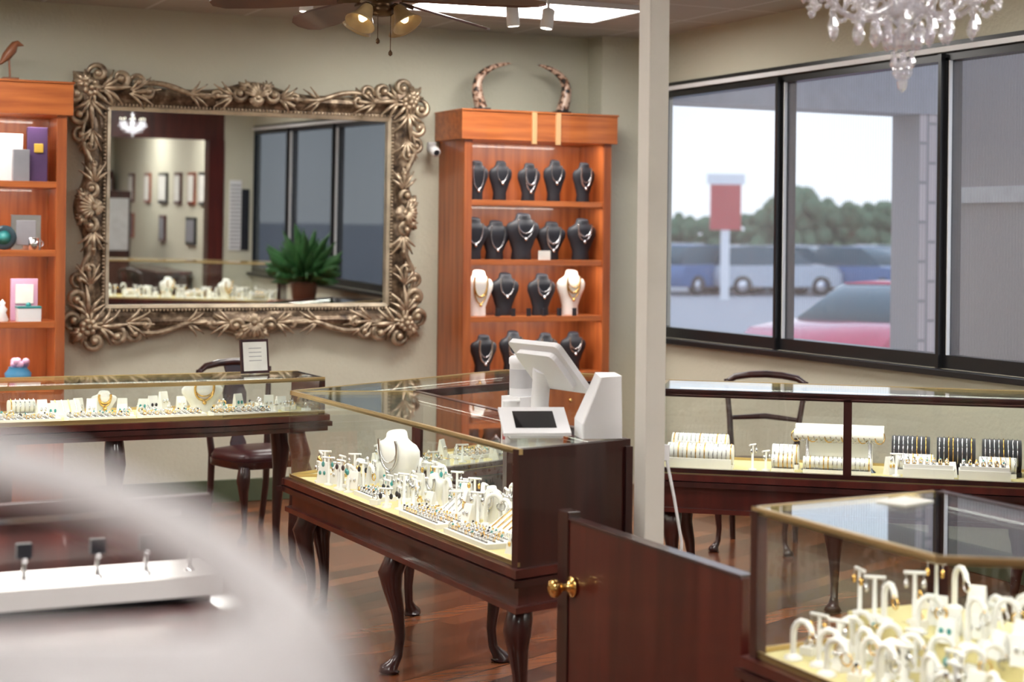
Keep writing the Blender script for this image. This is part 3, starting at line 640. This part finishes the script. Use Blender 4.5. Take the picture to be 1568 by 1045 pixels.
g=G(); cx,cy=2.76,5.72; g.cbox(cx,cy,zt,.1,.1,.09,0,.3); g.lathe([(.04,0),(.042,.004),(.042,.115),(.045,.12),(.045,.14),(.036,.148),(.001,.15)],(cx,cy,zt+.09),0,20); g.lathe([(.0425,.03),(.0425,.1)],(cx,cy,zt+.09),1,20); g.obj('wipes_canister',[whitep,M_plain('label_grey',(.5,.5,.52),.5)])
g=G(); g.lathe([(.028,0),(.031,.08),(.033,.085),(.001,.088)],(2.675,5.62,zt),0,16); g.lathe([(.031,.02),(.0315,.05)],(2.675,5.62,zt),1,16); g.obj('lidded_cup',[whitep,redm])
# ------------------------------------------------------------ ceiling fan
def fan():
    x,y,z=2.73,7.11,2.70; g=G()
    g.lathe([(.07,ZC-.001-z),(.065,ZC-.04-z),(.02,ZC-.05-z),(.015,.12),(.06,.11),(.12,.08),(.125,.02),(.09,-.01),(.05,-.02),(.05,-.04),(.07,-.05),(.04,-.08),(.001,-.085)],(x,y,z),0,24)
    a0=math.atan2(.903,.429)
    for k in range(5):
        a=a0+math.radians(36)+k*2*pi/5; g.M=Matrix.Translation((x,y,z))@Matrix.Rotation(a,4,'Z')@Matrix.Rotation(.07,4,'Y')@Matrix.Rotation(.3,4,'X')
        g.box(.1,.2,-.02,.02,-.012,-.004,0)
        top=[(.17,-.045),(.25,-.06),(.52,-.08),(.68,-.075),(.74,-.045),(.76,0),(.74,.045),(.68,.075),(.52,.08),(.25,.06),(.17,.045)]
        g.prism(top,-.004,.006,1)
    g.M=Matrix.Identity(4)
    for k in range(4):
        a=k*pi/2+.5; dx,dy=math.cos(a),math.sin(a)
        g.tube([(x+.03*dx,y+.03*dy,z-.05),(x+.07*dx,y+.07*dy,z-.04),(x+.09*dx,y+.09*dy,z-.05)],.01,0,8)
        g.M=Matrix.Translation((x+.09*dx,y+.09*dy,z-.045))@Matrix.Rotation(a,4,'Z')@Matrix.Rotation(-.6,4,'Y')
        g.lathe([(.02,0),(.028,-.015),(.038,-.05),(.058,-.085),(.07,-.10),(.066,-.10),(.03,-.05),(.001,-.04)],(0,0,0),2,18); g.ball((0,0,-.06),.022,3,8,1.3)
        g.M=Matrix.Identity(4)
    for dx,L in((-.03,.10),(.03,.15)):
        g.tube([(x+dx,y-.03,z-.07),(x+dx,y-.03,z-.08-L)],.002,0,5); g.lathe([(.002,0),(.01,-.012),(.009,-.022),(.001,-.028)],(x+dx,y-.03,z-.08-L),0,8)
    g.obj('ceiling_fan',[M_plain('aged_brass',(.12,.07,.035),.35,.7),M_wood('fan_blade_walnut',(.07,.028,.016),(.14,.055,.028),(4,4,4),.4),jar,M_emit('bulb_warm',(1,.75,.4),3)])
fan()
g=G(); g.box(2.5,4.5,8.09,8.13,ZC-.035,ZC-.001,0)
for x,t in((2.72,.1),(3.84,-.1),(4.05,.15)):
    g.tube([(x,8.11,ZC-.03),(x,8.11,ZC-.15)],.008,0,6); g.M=Matrix.Translation((x,8.11,ZC-.17))@Matrix.Rotation(t,4,'Y')
    g.lathe([(.02,.03),(.034,.02),(.034,-.08),(.03,-.08),(.03,-.07)],(0,0,0),0,16); g.lathe([(.001,-.078),(.029,-.079)],(0,0,0),1,16); g.M=Matrix.Identity(4)
g.obj('track_light',[whitep,spotm])
# ------------------------------------------------------------ chandelier
def chandelier(x,y,z0,arms=10,sc=1):
    g=G(); g.M=Matrix.Translation((x,y,z0))@Matrix.Scale(sc,4)@Matrix.Translation((-x,-y,-z0))
    def drop(px,py,pz,s=1):
        g.ball((px,py,pz),.008*s,0,6)
        g.lathe([(.0005,-.008*s),(.007*s,-.016*s),(.013*s,-.035*s),(.010*s,-.048*s),(.0005,-.060*s)],(px,py,pz),0,6,smooth=False)
    g.lathe([(.001,-.10),(.012,-.095),(.03,-.07),(.012,-.045),(.02,-.035),(.045,-.01),(.055,.0),(.03,.02),(.018,.05),(.035,.09),(.05,.12),(.02,.15),(.015,.25),(.03,.30),(.015,.34),(.01,.40),(.001,.41)],(x,y,z0),0,14,smooth=False)
    g.ball((x,y,z0-.165),.028,0,10); g.ball((x,y,z0-.125),.011,0,8); g.tube([(x,y,z0-.18),(x,y,z0-.09)],.0015,1,4)
    g.lathe([(.0005,-.03),(.012,-.02),(.016,0),(.0005,.01)],(x,y,z0-.195),0,6,smooth=False)
    for k in range(6): 
        a=k*pi/3; drop(x+.028*math.cos(a),y+.028*math.sin(a),z0-.115,.75)
    for k in range(arms):
        a=k*2*pi/arms+.1; dx,dy=math.cos(a),math.sin(a)
        R=.27; pts=[(x+dx*.03,y+dy*.03,z0+.03)]+[(x+dx*(.03+R*.85*t),y+dy*(.03+R*.85*t),z0+.03-.06*math.sin(pi*t*1.0)+.07*t*t) for t in [.15,.3,.45,.6,.75,.9]]+[(x+dx*R,y+dy*R,z0+.12)]
        g.tube(pts,.008,0,6)
        c=(x+dx*R,y+dy*R,z0+.11)
        g.lathe([(.005,0),(.02,.002),(.045,.012),(.047,.015),(.02,.008),(.012,.01),(.018,.04),(.015,.045)],c,0,12,smooth=False)
        g.lathe([(.009,.04),(.009,.11)],c,2,8); g.ball((c[0],c[1],c[2]+.13),.010,3,6,2.0)
        for j in range(5):
            b=j*2*pi/5; drop(c[0]+.042*math.cos(b),c[1]+.042*math.sin(b),c[2]+.0,1.1)
        a2=a+2*pi/arms
        for j in range(1,10):
            t=j/10; ex=x+R*(math.cos(a)*(1-t)+math.cos(a2)*t); ey=y+R*(math.sin(a)*(1-t)+math.sin(a2)*t); g.ball((ex,ey,z0+.10-.10*math.sin(pi*t)),.0085,0,6)
        for rr,zz in((.20,.0),(.13,-.015),(.075,-.02)):
            drop(x+rr*math.cos(a+.2),y+rr*math.sin(a+.2),z0+zz,1.25); 
        g.tube([(x+dx*(.15+.035*math.cos(t)),y+dy*(.15+.035*math.cos(t)),z0+.02+.035*math.sin(t)) for t in [i*.5 for i in range(11)]],.006,0,5)
        drop(x+.045*dx,y+.045*dy,z0-.05,1.0)
        for j in range(6):
            t=j/5; g.ball((x+dx*(.24-.2*t),y+dy*(.24-.2*t),z0+.13+.2*t*t-.05*math.sin(pi*t)),.008,0,6)
    g.M=Matrix.Identity(4)
    g.tube([(x,y,z0+.4*sc),(x,y,ZC-.03)],.006,1,6); g.lathe([(.06*sc,0),(.055*sc,-.03),(.01,-.04)],(x,y,ZC-.001),1,16)
    g.obj('crystal_chandelier',[crystal,silver,whitep,M_emit('candle_bulb',(1,.9,.7),4)])
chandelier(3.03,3.86,2.29)
chandelier(4.02,3.0,2.53,8,.45)
# ------------------------------------------------------------ foreground white display on a pedestal
g=G(); f=Vector((.429,.903,0)); r=Vector((.903,-.429,0)); O=Vector((0,0,1.65)); D=.72
def W(u,v,dd): return tuple(O+f*(D+dd)+r*(u*D)+Vector((0,0,-v*D)))
outer=[(-.42,.104),(-.34,.109),(-.30,.115),(-.25,.130),(-.20,.150),(-.16,.170),(-.125,.194),(-.103,.216),(-.088,.238),(-.076,.27),(-.068,.31)]
inner=[(-.42,.150),(-.34,.150),(-.30,.153),(-.26,.162),(-.22,.178),(-.19,.196),(-.172,.212),(-.165,.226),(-.18,.232),(-.24,.234),(-.42,.236)]
rings=[]
for (a,b),(c,e) in zip(outer,inner): rings.append([W(a,b,0),W((a+c)/2,(b+e)/2,-.014),W(c,e,0),W((a+c)/2,(b+e)/2,.014)])
g.loft(rings,0,True)
low=[(-.42,.236),(-.24,.234),(-.18,.232),(-.15,.225),(-.10,.245),(-.070,.3105),(-.42,.3105)]
m=len(low); vs=[W(u,v,-.008) for u,v in low]+[W(u,v,.008) for u,v in low]
g.add(vs,[tuple(range(m)),tuple(range(2*m-1,m-1,-1))]+[(i,(i+1)%m,m+(i+1)%m,m+i) for i in range(m)],0)
g.obj('white_arch_display_stand',[M_plain('white_lacquer',(.95,.93,.96),.5,var=.01)])
g=G(); g.at(.18,.72,0,-.443); g.box(-.13,.12,-.06,.06,0,1.4255,0); g.obj('display_pedestal',[whitep],.003)
# ------------------------------------------------------------ hall beyond partition
k=0
for y in(-.1,-.7,-1.3,-2.0,-2.8,-3.7,-4.7):
    for z,h in((1.95,.42),(1.4,.36)):
        k+=1
        if k%4==0: continue
        w=.32 if k%3 else .45
        g=G(); g.box(5.77,5.799,y-w/2,y+w/2,z-h/2,z+h/2,0); g.box(5.765,5.771,y-w/2+.04,y+w/2-.04,z-h/2+.04,z+h/2-.04,1); g.obj('picture_frame',[[blackfr,mahogr,rimw][k%3],picw if k%2 else greyc])
g=G(); g.box(5.35,5.75,-3.4,-1.2,0,.85,0); g.box(5.32,5.78,-3.43,-1.17,.85,.88,1)
g.obj('hall_sideboard',[mahog,mahogr],.004)
g=G(); g.box(4.9,5.3,-3.2,-2.6,0,1.9,0); g.box(4.93,5.27,-2.6,-2.59,.2,1.0,1); g.box(4.93,5.27,-2.6,-2.59,1.1,1.8,2); g.obj('hall_curio_cabinet',[mahog,mahogr,greyfr],.004)
g=G(); g.box(4.5,5.7,-5.9,-5.5,0,2.2,0)
for q in range(3):
    g.box(4.55,5.65,-5.5,-5.49,.15+.68*q,.72+.68*q,1)
g.obj('hall_hutch',[mahog,whitep],.004)
chair(5.0,-.3,1.2)
g=G(); g.box(5.52,5.66,1.351,1.365,1.25,2.05,0); g.box(5.66,5.75,1.351,1.368,1.25,1.95,2)
for k in range(17): g.box(5.53,5.65,1.365,1.37,1.28+.044*k,1.293+.044*k,1)
g.obj('wall_vent',[whitep,greyc,black])
# ------------------------------------------------------------ exterior
g=G(); g.box(XR+.15,8.9,-10,60,-.2,-.14,1); g.box(8.9,320,-100,360,-.3,-.2,0); g.obj('parking_lot_ground',[asphalt,conc])
g=G(); g.box(XR+.16,8.8,10.45,10.8,2.62,3.3,0); g.obj('walkway_canopy',[stucco])
g=G(); g.box(8.38,8.72,10.46,10.79,-.14,2.62,0); g.obj('brick_column',[brick_m])
g=G(); g.box(7.3,7.9,6.3,8.86,-.14,3.29,0); g.box(7.27,7.3,6.3,8.89,1.9,2.0,1); g.obj('brick_wing_wall',[brick_m,conc])
def car(x,y,rz,col,z=-.2,suv=0):
    g=G(); g.at(x,y,z,rz); h=1.38+.28*suv
    body=[(-2.2,.35),(-2.25,.6),(-2.15,.85),(-1.5,.95),(1.2,.98),(1.9,.9),(2.2,.7),(2.25,.4),(2.15,.25),(-2.1,.25)]
    if suv: body=[(-2.25,.35),(-2.28,.7),(-2.2,1.0),(1.2,1.05),(2.0,.98),(2.25,.75),(2.27,.4),(2.15,.28),(-2.1,.28)]
    roof=[(-1.75,.93),(-1.0,h-.04),(-.5,h),(.3,h-.02),(1.25,.96)] if not suv else [(-2.15,1.0),(-1.9,h-.05),(-1.2,h),(.3,h-.02),(1.25,1.03)]
    def ext(prof,w,mi,tap=.93):
        c=sum(p[1] for p in prof)/len(prof)
        rings=[[(a*(tap if abs(s)==1 else 1),s*w,c+(b-c)*(tap if abs(s)==1 else 1)) for a,b in prof] for s in(-1,-.9,0,.9,1)]
        g.loft(rings,mi,True)
    ext(body,.9,0); ext(roof,.74,1); ext([(a*.93,b+.012) for a,b in roof[1:-1]]+[(.2,h-.09),(-.9,h-.1)],.70,0,.98)
    for wx in(-1.4,1.4):
        for s in(-1,1):
            K=g.M; g.M=K@Matrix.Translation((wx,s*.84,.33))@Matrix.Rotation(pi/2,4,'X'); g.lathe([(.2,-.1),(.33,-.09),(.33,.09),(.2,.1)],(0,0,0),2,20); g.lathe([(.001,-.105),(.19,-.102),(.19,.102),(.001,.105)],(0,0,0),3,12); g.M=K
    g.obj('car',[paints[col],carglass,tyre,silver])
cars=[(1030,60,'dark',0),(1082,58,'blue',1),(1135,62,'white',0),(1182,58,'silver',1),(1236,60,'white',1),(1288,64,'dark',0),(1332,58,'blue',1),(1380,62,'blue',0),(1060,80,'white',1),(1120,84,'red',0),(1175,80,'white',0),(1260,84,'dark',1),(1310,82,'silver',0),(1350,86,'white',1),(1010,84,'silver',0)]
for k,(px,D,c,s) in enumerate(cars):
    u=(px-784)/2636; car(round(D*(.429+.903*u),1),round(D*(.903-.429*u),1),[-.9,.3,-1.4,-.2][k%4],c,-.2,s)
car(12.5,15.75,pi+.34,'red')
g=G(); x,y=28.7,45.1; g.cbox(x,y,-.2,.25,.25,2.2,1,-.44); g.cbox(x,y,1.95,.92,.3,1.4,0,-.44); g.cbox(x,y,3.35,1.15,.32,.33,1,-.44); g.obj('roadside_sign',[M_plain('sign_red',(.55,.08,.08),.5),whitep])
for k,(px,D,h,w) in enumerate(((1035,105,3.0,6),(1070,110,3.2,6),(1150,105,3.3,6),(1180,108,3.6,5),(1212,102,4.9,4),(1240,104,4.4,5),(1268,106,3.8,5),(1295,104,3.7,5),(1325,102,4.1,5),(1352,106,4.1,5),(1385,104,3.9,5),(1010,106,3.4,5),(1110,108,3.2,7))):
    u=(px-784)/2636; x=round(D*(.429+.903*u),1); y=round(D*(.903-.429*u),1)
    g=G(); g.tube([(x,y,-.3),(x+.2,y,h*.5)],[.25,.15],1,8); rnd=random.Random(k)
    for i in range(60):
        a=rnd.uniform(0,6.28); q=rnd.random()**.5; zz=rnd.uniform(.15,.9)
        g.ball((x+w*.55*q*math.cos(a)*(1.2-zz*.8),y+w*.5*q*math.sin(a),h*zz),h*.10*rnd.uniform(.7,1.3),0,7,1,5)
    g.obj('tree',[foliage,tyre])
# ------------------------------------------------------------ world, camera
w=bpy.data.worlds.new('overcast'); bpy.context.scene.world=w; w.use_nodes=True; nt=w.node_tree
bg=nt.nodes['Background']; tc=nt.nodes.new('ShaderNodeTexCoord'); sp=nt.nodes.new('ShaderNodeSeparateXYZ'); nt.links.new(tc.outputs['Generated'],sp.inputs[0])
c=ramp(nt,sp.outputs['Z'],[(0,(.84,.91,1.0)),(.4,(.64,.78,1.0))]); nt.links.new(c,bg.inputs[0]); bg.inputs[1].default_value=1.45
cam=bpy.data.cameras.new('cam'); co=bpy.data.objects.new('camera',cam); bpy.context.scene.collection.objects.link(co)
cam.sensor_width=36; cam.lens=60.5; cam.shift_y=-159/1568
fw=Vector((.429,.903,0)).normalized(); rt=Vector((fw.y,-fw.x,0)); up=Vector((0,0,1))
a=math.radians(.65)
R2=rt*math.cos(a)+up*math.sin(a); U2=up*math.cos(a)-rt*math.sin(a)
mw=Matrix((( R2.x,U2.x,-fw.x,0),(R2.y,U2.y,-fw.y,0),(R2.z,U2.z,-fw.z,1.65),(0,0,0,1))); co.matrix_world=mw
cam.dof.use_dof=True; cam.dof.focus_distance=7.0; cam.dof.aperture_fstop=2.5; cam.clip_start=.05; cam.clip_end=600
sc=bpy.context.scene; sc.camera=co
sc.view_settings.view_transform='Standard'; sc.view_settings.look='None'; sc.view_settings.exposure=.08
